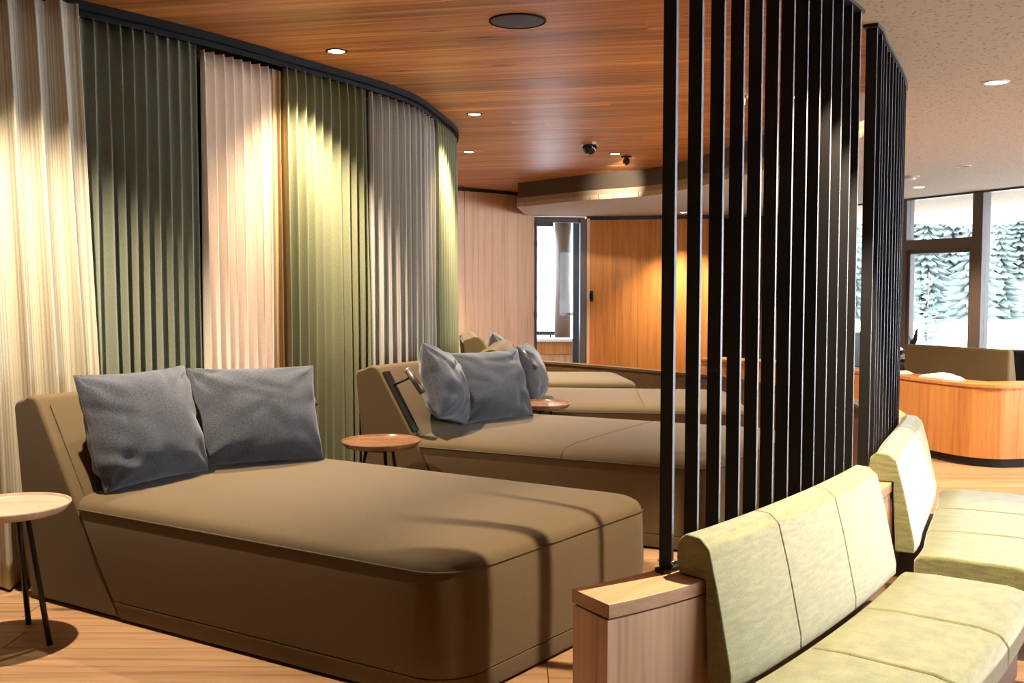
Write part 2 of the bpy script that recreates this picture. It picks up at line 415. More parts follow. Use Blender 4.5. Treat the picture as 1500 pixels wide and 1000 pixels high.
# ------------------------------------------------------------------ glazing on the right
WP = [(4.7,14.3)]
WD = Vector((.42,-1.1)); tt = [.07, 1.126, 2.18, 3.24, 4.30]
posts = [Vector((4.7,14.3))+WD*t for t in tt] + [Vector((6.85,7.6)), Vector((7.0,5.6)), Vector((7.0,3.2)), Vector((7.0,1.2)), Vector((7.0,-1.2))]
def window(i, a, b, zs, transom=False):
    d = (b-a); ln = d.length; rz = math.atan2(d.y, d.x); c = (a+b)/2
    z0, z1 = zs
    root = struct(box('window_%d' % i, (0,0,0), (ln, .13, .08), M['frame'], None, 0, .006))
    root.location = (c.x, c.y, z0+.04); root.rotation_euler = (0,0,rz)
    def part(name, x, z, dx, dz, dy=.12, m=M['frame'], y=0):
        return box(name, (x, y, z-(z0+.04)), (dx, dy, dz), m, root, 0, .005 if m is M['frame'] else 0)
    pw = .155
    part('frame_post', -ln/2, (z0+z1)/2, pw, z1-z0, .13)
    part('frame_head', 0, z1-.012, ln-pw, .024)
    lo = z0+.08
    if transom:
        part('transom', 0, 1.995, ln-pw, .13)
        for s in (-1, 1):
            part('sash', s*(ln/2-pw/2-.028), (lo+1.93)/2, .056, 1.93-lo, .08)
            part('hinge', s*(ln/2-pw/2-.14), 2.0, .09, .018, .02, M['chrome'], .075)
        part('sash', 0, lo+.03, ln-pw-.112, .06, .08); part('sash', 0, 1.905, ln-pw-.112, .05, .08)
        part('pane', 0, (lo+1.93)/2, ln-pw-.10, 1.93-lo-.09, .012, M['glass'])
        part('pane', 0, (2.06+z1-.024)/2, ln-pw, z1-.024-2.06, .012, M['glass'])
    else:
        part('pane', 0, (lo+z1-.024)/2, ln-pw, z1-.024-lo, .012, M['glass'])
for i in range(len(posts)-1):
    window(i+1, posts[i], posts[i+1], (.42, HL), i == 1)
vs = []; fs = []
for k, (a, b) in enumerate(zip(posts[:-1], posts[1:])):
    n = Vector(((b-a).y, -(b-a).x)).normalized()*-.16
    q = [a, b, b+n, a+n]; j = k*8
    vs += [(p.x,p.y,-.02) for p in q]+[(p.x,p.y,.42) for p in q]
    fs += [(j,j+1,j+2,j+3),(j+4,j+7,j+6,j+5),(j,j+4,j+5,j+1),(j+1,j+5,j+6,j+2),(j+2,j+6,j+7,j+3),(j+3,j+7,j+4,j)]
struct(mesh('wall_right', vs, fs, M['plain_wall']))
# eave outside
ev = [(4.3,15.6),(4.75,14.3)] + [(p.x+.08,p.y) for p in posts[1:]]
vs = [(x,y,HL+.03) for x,y in ev]+[(x+2.3,y+.75,HL-.01) for x,y in ev]; n = len(ev)
vs += [(x,y,z+.15) for x,y,z in vs]
fs = [(i,i+1,n+i+1,n+i) for i in range(n-1)]+[(2*n+i,3*n+i,3*n+i+1,2*n+i+1) for i in range(n-1)]+[(n+i,n+i+1,3*n+i+1,3*n+i) for i in range(n-1)]
struct(mesh('roof_eave', vs, fs, M['white']))

# glazed terrace door at the back
dr = struct(box('door_1', (.385,16.24,1.285), (.05,.10,2.57), M['frame']))
rzd = .2
def dpart(name, x, z, dx, dz, m, dy=.06, y=0, parent=None): return box(name, (.36+x, 16.24+x*.2+y, z), (dx, dy, dz), m, parent or dr, rzd, 0)
dpart('head', .42, 2.54, .84, .09, M['frame'])
dpart('jamb', .80, 1.28, .10, 2.55, M['frame'], .14)
dpart('jamb', .88, 1.28, .05, 2.57, M['oak'], .16)
dpart('stile', .69, 1.26, .10, 2.46, M['black'], .05, -.05)
dpart('bottom_rail', .37, .09, .6, .14, M['frame'])
dpart('pane', .34, 1.32, .62, 2.36, M['glass'], .01)
dpart('closer', .16, 2.46, .30, .07, M['black'], .05, -.07)
for z in (.99+.0, 2.14): dpart('hinge', .03, z, .035, .11, M['black'], .05, -.06)
h = dpart('handle', .70, 1.0, .06, .05, M['black'], .05, -.09); 
box('lever', (.36+.60, 16.24-.02, 1.0), (.16,.02,.022), M['chrome'], h)
# terrace outside that door
struct(box('balcony_slab', (.6,18.6,-.2), (6,4.4,.3), M['plain_wall']))
pa = empty('terrace_parapet', (.8,17.62,0), 'low timber terrace parapet with snowy top outside the far door', 'parapet')
box('panel_upper', (0,0,.36), (5,.2,.22), M['counter'], pa); box('panel_lower', (0,.03,.10), (5,.2,.28), M['oak'], pa); box('cap', (0,0,.50), (5,.42,.05), M['snow'], pa)
po = empty('terrace_post', (.93,18.2,0), 'dark round terrace post on a pale foot seen through the far door', 'post')
cyl('shaft', (0,0,.30), (0,0,3.2), .15,.15, M['frame'], po, 20); cyl('foot', (0,0,-.05), (0,0,.30), .18,.17, M['white'], po, 20)
gr = empty('terrace_rail', (.1,17.95,0), 'thin dark rail above the terrace parapet outside the far door', 'rail')
box('bar', (0,0,.60), (1.35,.04,.07), M['black'], gr); 
for x in (-.6,.6): box('bracket', (x,0,.28), (.03,.03,.60), M['black'], gr)
sw = tag(box('light_switch', (1.30,16.36,1.29), (.085,.02,.18), M['black'], None, -.19, .004), 'small black switch plate on the orange timber wall by the door', 'switch')
box('rocker', (1.298,16.345,1.29), (.05,.014,.10), M['rail'], sw, -.19)

# ------------------------------------------------------------------ outside
struct(mesh('snow_field', [(-80,17.5,-1.0),(7.9,17.5,-1.0),(7.9,-30,-1.0),(120,-30,-1.0),(120,75,-1.0),(-80,75,-1.0)], [(0,1,5),(1,4,5),(1,2,3,4)], M['snow']))
vs = []; fs = []; nx = 40; ny = 12
for j in range(ny+1):
    for i in range(nx+1):
        x = -110+i*260/nx; yv = 68+j*9; z = -1.2+ (j*9)*.52 + 3*noise.noise((x*.03, yv*.03, 0)) if j else -1.2
        vs.append((x, yv, z))
for j in range(ny):
    for i in range(nx): fs.append((j*(nx+1)+i, j*(nx+1)+i+1, (j+1)*(nx+1)+i+1, (j+1)*(nx+1)+i))
struct(mesh('hill', vs, fs, M['hill'], None, True))

def conifer_mesh(seed, H=10.0, R=2.1, tiers=24, nb=13):
    rnd = random.Random(seed); vs = []; fs = []
    for t in range(tiers):
        f = t/(tiers-1); z = H*(.10+.88*f); r = R*(1-f)**.85+.12
        a0 = rnd.uniform(0, 6)
        for b in range(nb):
            if rnd.random() < .08: continue
            a = a0+2*PI*b/nb+rnd.uniform(-.2,.2); rr = r*rnd.uniform(.7,1.1); dz = rr*.32; wd = rr*.17
            dx, dy = math.cos(a), math.sin(a); px, py = -dy, dx; k = len(vs)
            vs += [(dx*.04,dy*.04,z+.15), (dx*rr*.55+px*wd,dy*rr*.55+py*wd,z-dz*.6), (dx*rr,dy*rr,z-dz), (dx*rr*.55-px*wd,dy*rr*.55-py*wd,z-dz*.6), (dx*rr*.5,dy*rr*.5,z-dz*.25), (dx*rr*.5,dy*rr*.5,z-dz*1.1)]
            fs += [(k,k+1,k+4),(k+1,k+2,k+4),(k+2,k+3,k+4),(k+3,k,k+4),(k,k+5,k+1),(k+1,k+5,k+2),(k+2,k+5,k+3),(k+3,k+5,k)]
    return vs, fs
protos = []
def conifer(loc, sc_, label, group, i):
    j = i % 3
    if len(protos) <= j:
        e = empty('conifer_tree', loc, label, 'tree', group)
        v, f = conifer_mesh(j+11); mesh('foliage', v, f, M['conifer'], e, fix=False)
        cyl('trunk', (0,0,-1), (0,0,9.4), .16, .03, M['bark'], e, 7)
        protos.append(e)
    else:
        p = protos[j]; e = p.copy(); C.objects.link(e)
        for ch in list(p.children):
            c = ch.copy(); C.objects.link(c); c.parent = e
        e['label'] = label; e['group'] = group
    e.location = loc; e.scale = (sc_, sc_, sc_*random.uniform(.9,1.25)); e.rotation_euler = (0,0,random.uniform(0,6))
rt = random.Random(4)
i = 0
for r in range(9):
    d = 63+r*5.4; x = .31*d+(r % 2)*2.4
    while x < .61*d:
        conifer((x+rt.uniform(-.15,.15), d+rt.uniform(-.15,.15), -1.35+max(0, d-68)*.52), rt.uniform(.82,1.0), 'tall conifer on the pale slope beyond the right-hand windows', 'conifers on the slope', i)
        i += 1; x += 4.9

yt = empty('young_tree', (9.2,22.0,-1.0), 'young bare conifer standing in the snow just outside the framed window', 'tree')
rt = random.Random(9)
cyl('trunk', (0,0,0), (.05,0,2.75), .05, .012, M['bark'], yt, 8)
vs = []; fs = []
for t in range(46):
    z = .5+2.1*t/46; a = rt.uniform(0, 2*PI); r = (1.15*(1-t/52)+.1)*rt.uniform(.6,1.05); dz = rt.uniform(-.02,.22)
    dx, dy = math.cos(a), math.sin(a); k = len(vs)
    vs += [(0,0,z),(dy*.05,-dx*.05,z+.06),(dx*r,dy*r,z+dz), (-dy*.05,dx*.05,z+.02)]; fs += [(k,k+1,k+2),(k,k+2,k+3),(k+1,k+3,k+2)]
    for q in range(5):
        u = .3+.14*q; bx, by, bz = dx*r*u, dy*r*u, z+dz*u; s = rt.choice((-1,1)); l2 = r*.32*(1.2-u); k = len(vs)
        vs += [(bx,by,bz),(bx,by,bz+.09),(bx+(dx*.6-dy*s)*l2, by+(dy*.6+dx*s)*l2, bz+.05)]; fs += [(k,k+1,k+2)]
mesh('branches', vs, fs, M['conifer'], yt, fix=False)
fe = empty('field_wall', (26.5,50,-1.0), 'low dark wall crossing the snow field outside the right window', 'wall', rz=-.12)
box('coping', (0,0,.62), (26,.5,.10), M['frame'], fe); box('body', (0,0,.25), (26,.4,.65), M['snow'], fe)
sk = tag(cyl('snow_stake', (9.9,20.0,-1.0), (10.25,20.0,.75), .018,.014, M['bark'], None, 8), 'thin leaning stake in the snow outside the right window', 'stake')

# ------------------------------------------------------------------ lamps in the ceilings
def downlight(x, y, z, label, group, power=SPOT, on=True, size=106, r=.055, blend=.8, soft=.025):
    t = empty('downlight', (x, y, z), label, 'ceiling light', group)
    lathe('trim_ring', [(r+.012,.004),(r+.012,-.004),(r,-.006),(r-.004,.0)], M['rail'] if z > 2.8 else M['white'], t, 32)
    lathe('lens', [(r-.003,.006),(r-.003,-.0035),(.01,-.005)], M['lens'] if on else M['speaker'], t, 32)
    if on:
        l = bpy.data.lights.new('spot', 'SPOT'); l.energy = power; l.color = WARM; l.spot_size = math.radians(size); l.spot_blend = blend; l.shadow_soft_size = soft
        lo = bpy.data.objects.new('spot', l); C.objects.link(lo); lo.parent = t; lo.location = (0,0,-.03)
    return t
G1 = 'lamps in the timber ceiling'; G2 = 'lamps in the plaster ceiling'
downlight(-1.97, 4.27, HC, 'recessed lamp straight above the nearest side table, above the picture edge', G1)
downlight(-1.09, 6.24, HC, 'bright recessed lamp in the timber ceiling beside the peach curtain', G1)
downlight(-.32, 8.53, HC, 'recessed lamp in the timber ceiling just past the curtain bend', G1)
downlight(-.471, 10.94, HC, 'small recessed lamp in the timber ceiling above the far pink wall', G1)
downlight(2.22, 7.75, HC, 'recessed lamp seen in the gap between the two slat screens', G1)
downlight(1.42, 3.42, HL, 'recessed lamp above the near green sofa, above the picture edge', G2, SPOT*1.0, size=92, blend=.3, soft=.009)
downlight(2.65, 5.49, HL, 'bright lamp in the plaster ceiling above the far green sofa', G2, SPOT*.36, size=92, blend=.3)
downlight(4.65, 11.4, HL, 'small lit lamp in the plaster ceiling in front of the windows', G2)
downlight(4.5, 7.1, HL, 'added lamp brightening the passage floor, unseen beyond the right picture edge', G2, SPOT*.8)  # extra source out of view, added to lift the floor and counter
downlight(4.24, 9.37, HL, 'dark unlit lamp in the plaster ceiling towards the windows', G2, on=False)
downlight(2.66, 15.45, HL, 'small lamp close to the orange timber wall behind the slats', G2)
downlight(-1.35, 13.2, HC, 'added lamp brightening the pink timber wall, hidden by the curtain bend', G1, SPOT*.8, size=120)  # unseen lamp put in to light the far timber wall
def spotlight(x, y, target, label, power):
    t = empty('spotlight', (x, y, HC), label, 'ceiling light', 'swivel spotlights aimed at the ceiling edge')
    lathe('base', [(.06,.003),(.06,-.012),(.02,-.016)], M['black'], t, 28)
    d = (Vector(target)-Vector((x, y, HC-.055))).normalized(); c = Vector((0,0,-.055))
    cyl('stem', (0,0,-.01), c, .010,.010, M['black'], t, 10)
    hd = cyl('head', c-d*.05, c+d*.045, .034,.042, M['black'], t, 24)
    cyl('lens', c+d*.040, c+d*.048, .040,.040, M['lens'], hd, 24)
    l = bpy.data.lights.new('spot', 'SPOT'); l.energy = power; l.color = WARM; l.spot_size = math.radians(32); l.spot_blend = .9; l.shadow_soft_size = .03
    lo = bpy.data.objects.new('spot', l); C.objects.link(lo); lo.parent = t; lo.location = c+d*.06; lo.rotation_euler = d.to_track_quat('-Z', 'Y').to_euler()
downlight(1.147, 11.11, HC, 'recessed lamp to the right of the black dome in the timber ceiling', G1)
spotlight(1.30, 11.35, (1.38, 12.95, 2.76), 'swivel spotlight beside the lamp near the dome, flaring on the curved ceiling edge', 330)
spotlight(1.75, 7.75, (2.64, 7.6, 2.80), 'swivel spotlight hidden by slats, flaring on the ceiling edge in the gap between screens', 90)
sp = empty('ceiling_speaker', (.03,5.53,HC), 'round dark loudspeaker grille flush in the timber ceiling', 'speaker')
lathe('grille', [(.148,.004),(.146,-.004),(.12,-.007),(.01,-.008)], M['speaker'], sp, 48); lathe('rim', [(.158,.004),(.158,-.006),(.150,-.008),(.148,.0)], M['rail'], sp, 48)
dm = empty('dome_camera', (.80,10.3,HC), 'black dome camera with chrome collar under the timber ceiling', 'camera')
lathe('base_ring', [(.085,.004),(.085,-.018),(.06,-.03)], M['chrome'], dm, 32)
lathe('dome', [(.075,-.025),(.074,-.05),(.062,-.085),(.04,-.108),(.012,-.118)], mat('dome_black', (.01,.01,.012), .08), dm, 32)
lathe('tip', [(.012,-.116),(.012,-.135),(.004,-.138)], M['chrome'], dm, 12)
sn = empty('smoke_detector', (4.1,10.26,HL), 'flat pale smoke detector in the plaster ceiling near the slats', 'detector')
lathe('base', [(.09,.003),(.09,-.012),(.07,-.02)], M['plaster_smooth'], sn, 28); lathe('sensor', [(.05,-.018),(.045,-.035),(.01,-.04)], M['white'], sn, 28)

# ------------------------------------------------------------------ curtains
S0 = None
def rail_s(x):
    i = int(np.argmin(np.hypot(RAIL.p[:,0]-x[0], RAIL.p[:,1]-x[1]))); return float(RAIL.l[i])
S0 = rail_s((-2.2,5.133))
cr = empty('curtain_rail', (0,0,0), 'black curved curtain rail fixed under the timber ceiling', 'rail')
sweep('track', RAIL, .2, RAIL.L-.1, [(-.075,HC-.045),(.0,HC-.045),(.0,HC+.0),(-.075,HC+.0)], M['rail'], cr, .07)
sweep('lower_lip', RAIL, .2, RAIL.L-.1, [(-.06,HC-.075),(-.035,HC-.075),(-.035,HC-.045),(-.06,HC-.045)], M['rail'], cr, .07)
def curtain(s0, s1, wl, amp, m, label, top=HC-.07, bot=.015, seed=0, flare=0.0, off=-.05, lean=0):
    rnd = random.Random(seed)
    nf = max(2, round((s1-s0)/wl)); per = 14; n = nf*per; rows = 22
    ph = [rnd.uniform(-.25,.25) for _ in range(nf+2)]; am = [rnd.uniform(.75,1.2) for _ in range(nf+2)]
    vs = []; fs = []; uv = []
    for j in range(rows+1):
        t = j/rows; z = top+(bot-top)*t
        for i in range(n+1):
            u = i/n; k = u*nf; k0 = int(min(k, nf-1e-6)); fr = k-k0
            a = amp*((am[k0]*(1-fr)+am[k0+1]*fr))*(1+.35*t)*(1 if t > .02 else .8)
            d = (ph[k0]*(1-fr)+ph[k0+1]*fr)*t
            w1 = math.sin(2*PI*(k+d)); 
            o = off + a*w1*(.75+.25*abs(w1)) + .012*t*noise.noise((u*nf*.6, t*3, seed))
            q = s0+(s1-s0)*u + .4*wl*.28*math.cos(2*PI*(k+d)*1.0+.6)*1.0 + flare*t*t*(u-.2) + lean*t*u
            q = min(max(q, .02), RAIL.L-.02)
            vs.append(RAIL.at(q, o, z)); uv.append((u*(s1-s0)*2.2, z))
    for j in range(rows):
        for i in range(n): a = j*(n+1)+i; fs.append((a, a+1, a+n+2, a+n+1))
    o = mesh('curtain', vs, fs, m, None, True, fix=False)
    ul = o.data.uv_layers.new(name='UVMap')
    for lp in o.data.loops: ul.data[lp.index].uv = uv[lp.vertex_index]
    so = o.modifiers.new('cloth', 'SOLIDIFY'); so.thickness = .003; so.offset = 0
    tag(o, label, 'curtain', 'floor length curtains on the curved rail')
    # heading tape stitched along the top hem
    vs2 = []; fs2 = []
    for j, dz in ((0,.085),(1,.079)):
        for i in range(n+1):
            v = vs[i] + (vs[(n+1)+i]-vs[i])*(dz/((top-bot)/rows)); 
            p = RAIL.frame(min(max(s0+(s1-s0)*i/n, .05), RAIL.L-.05))[2]; vs2.append(v+Vector((p[0],p[1],0))*.004)
    for i in range(n): fs2.append((i, i+1, n+2+i, n+1+i))
    mesh('hem_stitch', vs2, fs2, m, o, True, fix=False)
    return o
curtain(S0-1.75, S0-.04, .125, .048, M['c_cream'], 'cream striped curtain at the left edge behind the nearest bed', seed=1, lean=.10, off=.035, top=HC-.03)
curtain(S0+.0, S0+.735, .074, .036, M['c_green'], 'dark grey green curtain between the cream and the peach curtains', seed=2, off=-.06)
curtain(S0+.755, S0+1.34, .075, .032, M['c_peach'], 'pale peach curtain brightly lit behind the nearest bed', seed=3, top=HC-.10)
curtain(S0+1.33, S0+1.445, .08, .014, M['c_peach_shade'], 'shaded edge fold of the peach curtain, its shade coloured in as tan', seed=4, top=HC-.10, off=-.055)
curtain(S0+1.43, S0+2.27, .084, .040, M['c_olive'], 'olive green curtain behind the second bed', seed=5)
curtain(S0+2.29, S0+3.60, .11, .042, M['c_grey'], 'grey beige striped curtain between two green ones', seed=6, top=HC-.085)
curtain(S0+3.72, RAIL.L-.3, .10, .035, M['c_olive'], 'moss green curtain at the far bend of the rail', seed=7)

# ------------------------------------------------------------------ beds
def bed(origin, ua, va, Lf, W, label, seam=False, lamp_b=None, lamp2=None, hb=True):
    ua, va = math.radians(ua), math.radians(va)
    U = Vector((math.cos(ua), math.sin(ua), 0)); V = Vector((math.cos(va), math.sin(va), 0)); O = Vector((origin[0], origin[1], 0))
    root = empty('lounge_bed', O, label, 'bed', 'curved row of lounge beds')
    def P(s, b, h): return U*s + V*b + Vector((0,0,h))
    def front(h): return .66-.592*h
    def loop(h, ins, rc=.17, s_off=0.0, n=9):
        """outline at height h: straight at the head, rounded at the foot"""
        pts = []; f0 = front(h)+s_off; r = max(.02, rc-ins*.6)
        s1 = Lf-ins; b0, b1 = ins, W-ins
        K = 10
        for i in range(K): pts.append((f0+(s1-r-f0)*i/K, b0))
        for i in range(n+1):
            a = -PI/2+PI/2*i/n; pts.append((s1-r+r*math.cos(a), b0+r+r*math.sin(a)))
        for i in range(1, 8): pts.append((s1, b0+r+(b1-b0-2*r)*i/8))
        for i in range(n+1):
            a = PI/2*i/n; pts.append((s1-r+r*math.cos(a), b1-r+r*math.sin(a)))
        for i in range(1, K+1): pts.append((s1-r+(f0-s1+r)*i/K, b1))
        for i in range(1, 8): pts.append((f0, b1+(b0-b1)*i/8))
        return [P(s, b, h) for s, b in pts]
    def lofted(name, loops, m, cap=True):
        k = len(loops[0]); vs = [p for l in loops for p in l]; fs = []
        for j in range(len(loops)-1):
            for i in range(k): fs.append((j*k+i, j*k+(i+1) % k, (j+1)*k+(i+1) % k, (j+1)*k+i))
        fs.append(tuple(range(k-1,-1,-1))); fs.append(tuple(range((len(loops)-1)*k, len(loops)*k)))
        o = mesh(name, vs, fs, m, root); bevel(o, .0004, 1, 50); return o
    g = .008
    lofted('foot_plinth', [loop(.0,.035,s_off=.02), loop(.016,.035,s_off=.02)], M['black_base'])
    lofted('base', [loop(.014,.004,s_off=g), loop(.02,.0,s_off=g), loop(.084,0,s_off=g), loop(.088,.007,s_off=g)], M['bed'])
    lofted('mattress', [loop(.086,.008,s_off=g), loop(.092,.0,s_off=g), loop(.25,-.004,s_off=g), loop(.40,-.002,s_off=g), loop(.462,.001,s_off=g), loop(.487,.006,s_off=g), loop(.507,.020,s_off=g), loop(.521,.045,s_off=g), loop(.531,.085,s_off=g), loop(.537,.15,s_off=g), loop(.541,.26,s_off=g)], M['bed'])
    lp = loop(.474, .0005, s_off=g); tube('piping', [p for p in lp[:len(lp)-7]], .0042, M['bed_seam'], root)
    if seam:
        s = Lf*.60; tube('seam', [P(s, b_, .0+float(np.interp(min(b_, W-b_), [0,.006,.02,.045,.085,.15,.26], [.474,.487,.507,.521,.531,.537,.541]))) for b_ in [W*(.5-.5*math.cos(PI*i/30)) for i in range(31)]], .0035, M['bed'], root)
    # headboard: leaning wedge
    pr = [(.0,.016),(front(.016),.016),(front(.50),.50),(front(.94)+.0,.935),(front(.94)-.03,.968),(front(.94)-.08,.975),(-.02,.955),(-.075,.94),(-.09,.91)]
    vs = []; fs = []; k = len(pr); nb = 10
    for i in range(nb+1):
        b = W*i/nb
        for s, h in pr: vs.append(P(s, b, h))
    for i in range(nb):
        for j in range(k): fs.append((i*k+j, i*k+(j+1) % k, (i+1)*k+(j+1) % k, (i+1)*k+j))
    fs.append(tuple(range(k))); fs.append(tuple(range(nb*k, nb*k+k)))
    o = mesh('headboard', vs, fs, M['bed'], root); bevel(o, .022, 3, 25)
    # stitched seam where the headboard's inner pad begins
    for b in (.055, W-.055): tube('headboard_seam', [P(front(h)+.0015, b, h) for h in (.52,.6,.7,.8,.9,.93)], .003, M['bed_seam'], root)
    def lamp(b, sgn):
        # leather strip down the pad and a slim reading light on a short arm
        nrm = (U*1 + Vector((0,0,.592))).normalized()
        a = P(front(.93), b, .93)+nrm*.012; c = P(front(.56), b, .56)+nrm*.012; w_ = V*.028
        vs = [a-w_-nrm*.012, a+w_-nrm*.012, c+w_-nrm*.012, c-w_-nrm*.012, a-w_+nrm*.006, a+w_+nrm*.006, c+w_+nrm*.006, c-w_+nrm*.006]
        st = mesh('lamp_strip', vs, [(0,1,2,3),(4,7,6,5),(0,4,5,1),(1,5,6,2),(2,6,7,3),(3,7,4,0)], M['black'], root)
        dn = (c-a).normalized(); h0 = a + dn*.07 + nrm*.15 - V*sgn*.01; h1 = h0 + dn*.16 + U*.03
        cyl('lamp_arm', a+dn*.10, h0+dn*.05, .008,.008, M['black'], st, 10)
        cyl('lamp_head', h0, h1, .021,.021, M['brown_metal'], st, 18)
        cyl('lamp_cap', h0-(h1-h0)*.03, h0, .022,.021, M['chrome'], st, 18)
    if lamp_b is not None: lamp(lamp_b, 1)
    if lamp2 is not None: lamp(lamp2, 1)
    return root, O, U, V, front
B1 = bed((-2.303,4.65), -31, 52, 2.44, 1.43, 'large olive brown lounge bed nearest the camera', lamp2=1.40)
B2 = bed((-.935,6.34), -25.5, 58, 2.25, 1.46, 'second olive brown lounge bed with a seam across its top', True, lamp_b=.04)
B3 = bed((-.20,7.93), -7, 86, 2.10, 1.42, 'third olive brown lounge bed behind the small dark table', True, lamp_b=.075)
B4 = bed((-.40,9.85), -3, 95, 1.66, 1.15, 'farthest lounge bed, bluish in daylight, against the curved wooden partition')

def pillow(B, b, fwd, phi, tau, w, h, th, label, roll=0, seed=0, crumple=False):
    """width axis at plan angle phi, leaning back by tau, standing on the mattress of bed B"""
    root, O, U, V, front = B
    phi, tau = math.radians(phi), math.radians(tau)
    X = Vector((math.cos(phi), math.sin(phi), 0)); F = Vector((math.sin(phi), -math.cos(phi), 0))
    up = Vector((0,0,1))*math.cos(tau) - F*math.sin(tau)
    R = Matrix((X, up, X.cross(up))).transposed() @ Matrix.Rotation(roll, 3, 'Z')
    n = 40; rnd = random.Random(seed); top = []; vs = []; fs = []
    cr = [(rnd.uniform(-1,1), rnd.uniform(-1,1), rnd.uniform(0,PI), rnd.uniform(.35,.7), rnd.uniform(.006,.015)) for _ in range(9)]
    def pt(u, v, side):
        pin = .055
        x = w/2*u*(1-pin*(1-v*v)*abs(u)**2.5); y = h/2*v*(1-pin*(1-u*u)*abs(v)**2.5)
        e = max(0, (1-abs(u)**2.6))**.52*max(0, (1-abs(v)**2.6))**.52
        z = th/2*e*side*(1.0 + .12*(-v))
        edge = (1-e)
        for cx, cy, an, ln, dp in cr:
            dx, dy = u-cx, v-cy; l_ = dx*math.cos(an)+dy*math.sin(an); t_ = -dx*math.sin(an)+dy*math.cos(an)
            z -= side*dp*math.exp(-(l_/ln)**2*2)*math.exp(-(t_/.07)**2)*min(1, e*3)
        z += .012*side*noise.noise((u*2.2+seed, v*2.2, side))*min(1, e*2.5)
        x += .006*noise.noise((v*4, seed, u)); y += .006*noise.noise((u*4, seed+5, v))
        # gathers from the corners
        for sx in (-1,1):
            for sy in (-1,1):
                dx, dy = 1-u*sx, 1-v*sy; dd = math.hypot(dx, dy)
                if dd < .9: z += side*.007*math.sin(math.atan2(dy, dx)*9+seed)*math.sin(min(1, dd/.9)*PI)*min(1, e*4)
        if crumple:
            d2 = (u+1)**2+(v+.95)**2; z += side*.022*math.exp(-d2/.28)*math.sin((u*.8+v*1.5)*11)*min(1, e*4); x += .03*math.exp(-d2/.08)
        return Vector((x, y, z))
    for side in (1, -1):
        for j in range(n+1):
            for i in range(n+1):
                u = math.sin((2*i/n-1)*PI/2*.98)/math.sin(PI/2*.98); v = math.sin((2*j/n-1)*PI/2*.98)/math.sin(PI/2*.98)
                vs.append(pt(u, v, side))
    q = (n+1)**2
    for s in (0, 1):
        for j in range(n):
            for i in range(n):
                a = s*q+j*(n+1)+i; f = (a, a+1, a+n+2, a+n+1); fs.append(f if s == 0 else f[::-1])
    me = bpy.data.meshes.new('pillow'); me.from_pydata([tuple(v) for v in vs], [], fs)
    bm = bmesh.new(); bm.from_mesh(me); bmesh.ops.remove_doubles(bm, verts=bm.verts, dist=.0015); bmesh.ops.recalc_face_normals(bm, faces=bm.faces); bm.to_mesh(me); bm.free()
    o = link('pillow', me, M['pillow'], None, True)
    zs = [(R @ v.co).z for v in me.vertices]
    hz = .540 - min(zs)
    c = O + U*(front(.80)+fwd) + V*b
    o.matrix_world = Matrix.Translation((c.x, c.y, hz)) @ R.to_4x4()
    tag(o, label, 'pillow', 'grey blue pillows on the lounge beds')
    # stitched edge seam
    seam = []
    for k in range(4*12):
        s_, t_ = divmod(k, 12); t_ = -1+2*t_/12
        u, v = [(t_,-1),(1,t_),(-t_,1),(-1,-t_)][s_]; seam.append(pt(u, v, 1))
    tube('edge_seam', seam, .0028, M['pillow'], o, 5, True)
    return o
pillow(B1, .385, .135, 60, 17, .65, .56, .27, 'left grey pillow on the nearest bed, creased at its lower corner', roll=.0, seed=3, crumple=True)
pillow(B1, 1.03, .16, 30, 22, .69, .54, .25, 'right grey pillow on the nearest bed, standing square', roll=-.02, seed=8)
pillow(B2, .34, .16, 80, 17, .58, .50, .25, 'left grey pillow on the second bed, turned on its corner', roll=-.22, seed=13)
pillow(B2, .90, .15, 44, 19, .70, .51, .25, 'right grey pillow on the second bed, plump and upright', roll=.0, seed=17)
pillow(B3, .30, .15, 82, 18, .60, .48, .24, 'grey pillow on the third bed with a reading lamp before it', roll=.0, seed=21)
pillow(B4, .45, .13, 92, 20, .56, .46, .22, 'pillow on the farthest bed, lit cream from above, just showing over another pillow', roll=-.05, seed=25)

# ------------------------------------------------------------------ side tables
def side_table(x, y, label, m, h=.575, r=.235, rz=0, nleg=3):
    t = empty('side_table', (x, y, 0), label, 'table', 'round side tables between the beds', rz)
    lathe('table_top', [(.02,h-.042),(r*.6,h-.040),(r*.90,h-.030),(r*.985,h-.008),(r,h),(r*.992,h+.004),(r*.972,h+.003),(r*.95,h-.006),(.01,h-.008)], m, t, 56)
    lathe('hub', [(.10,h-.041),(.10,h-.055),(.02,h-.056)], M['black'], t, 24)
    for i in range(nleg):
        a = 2*PI*i/nleg; c, s = math.cos(a), math.sin(a)
        cyl('leg', (c*.09,s*.09,h-.05), (c*.19,s*.19,0), .011,.012, M['black'], t, 12)
    return t
side_table(-2.10, 4.10, 'pale wooden round table at the left edge beside the nearest bed', M['table_wood'], rz=-.35)
side_table(-.772, 5.80, 'copper brown round table between the first and second beds', M['table_dark'], rz=.9)
side_table(.22, 7.63, 'small dark shiny round table between the second and third beds', M['table_dark'], rz=.5)

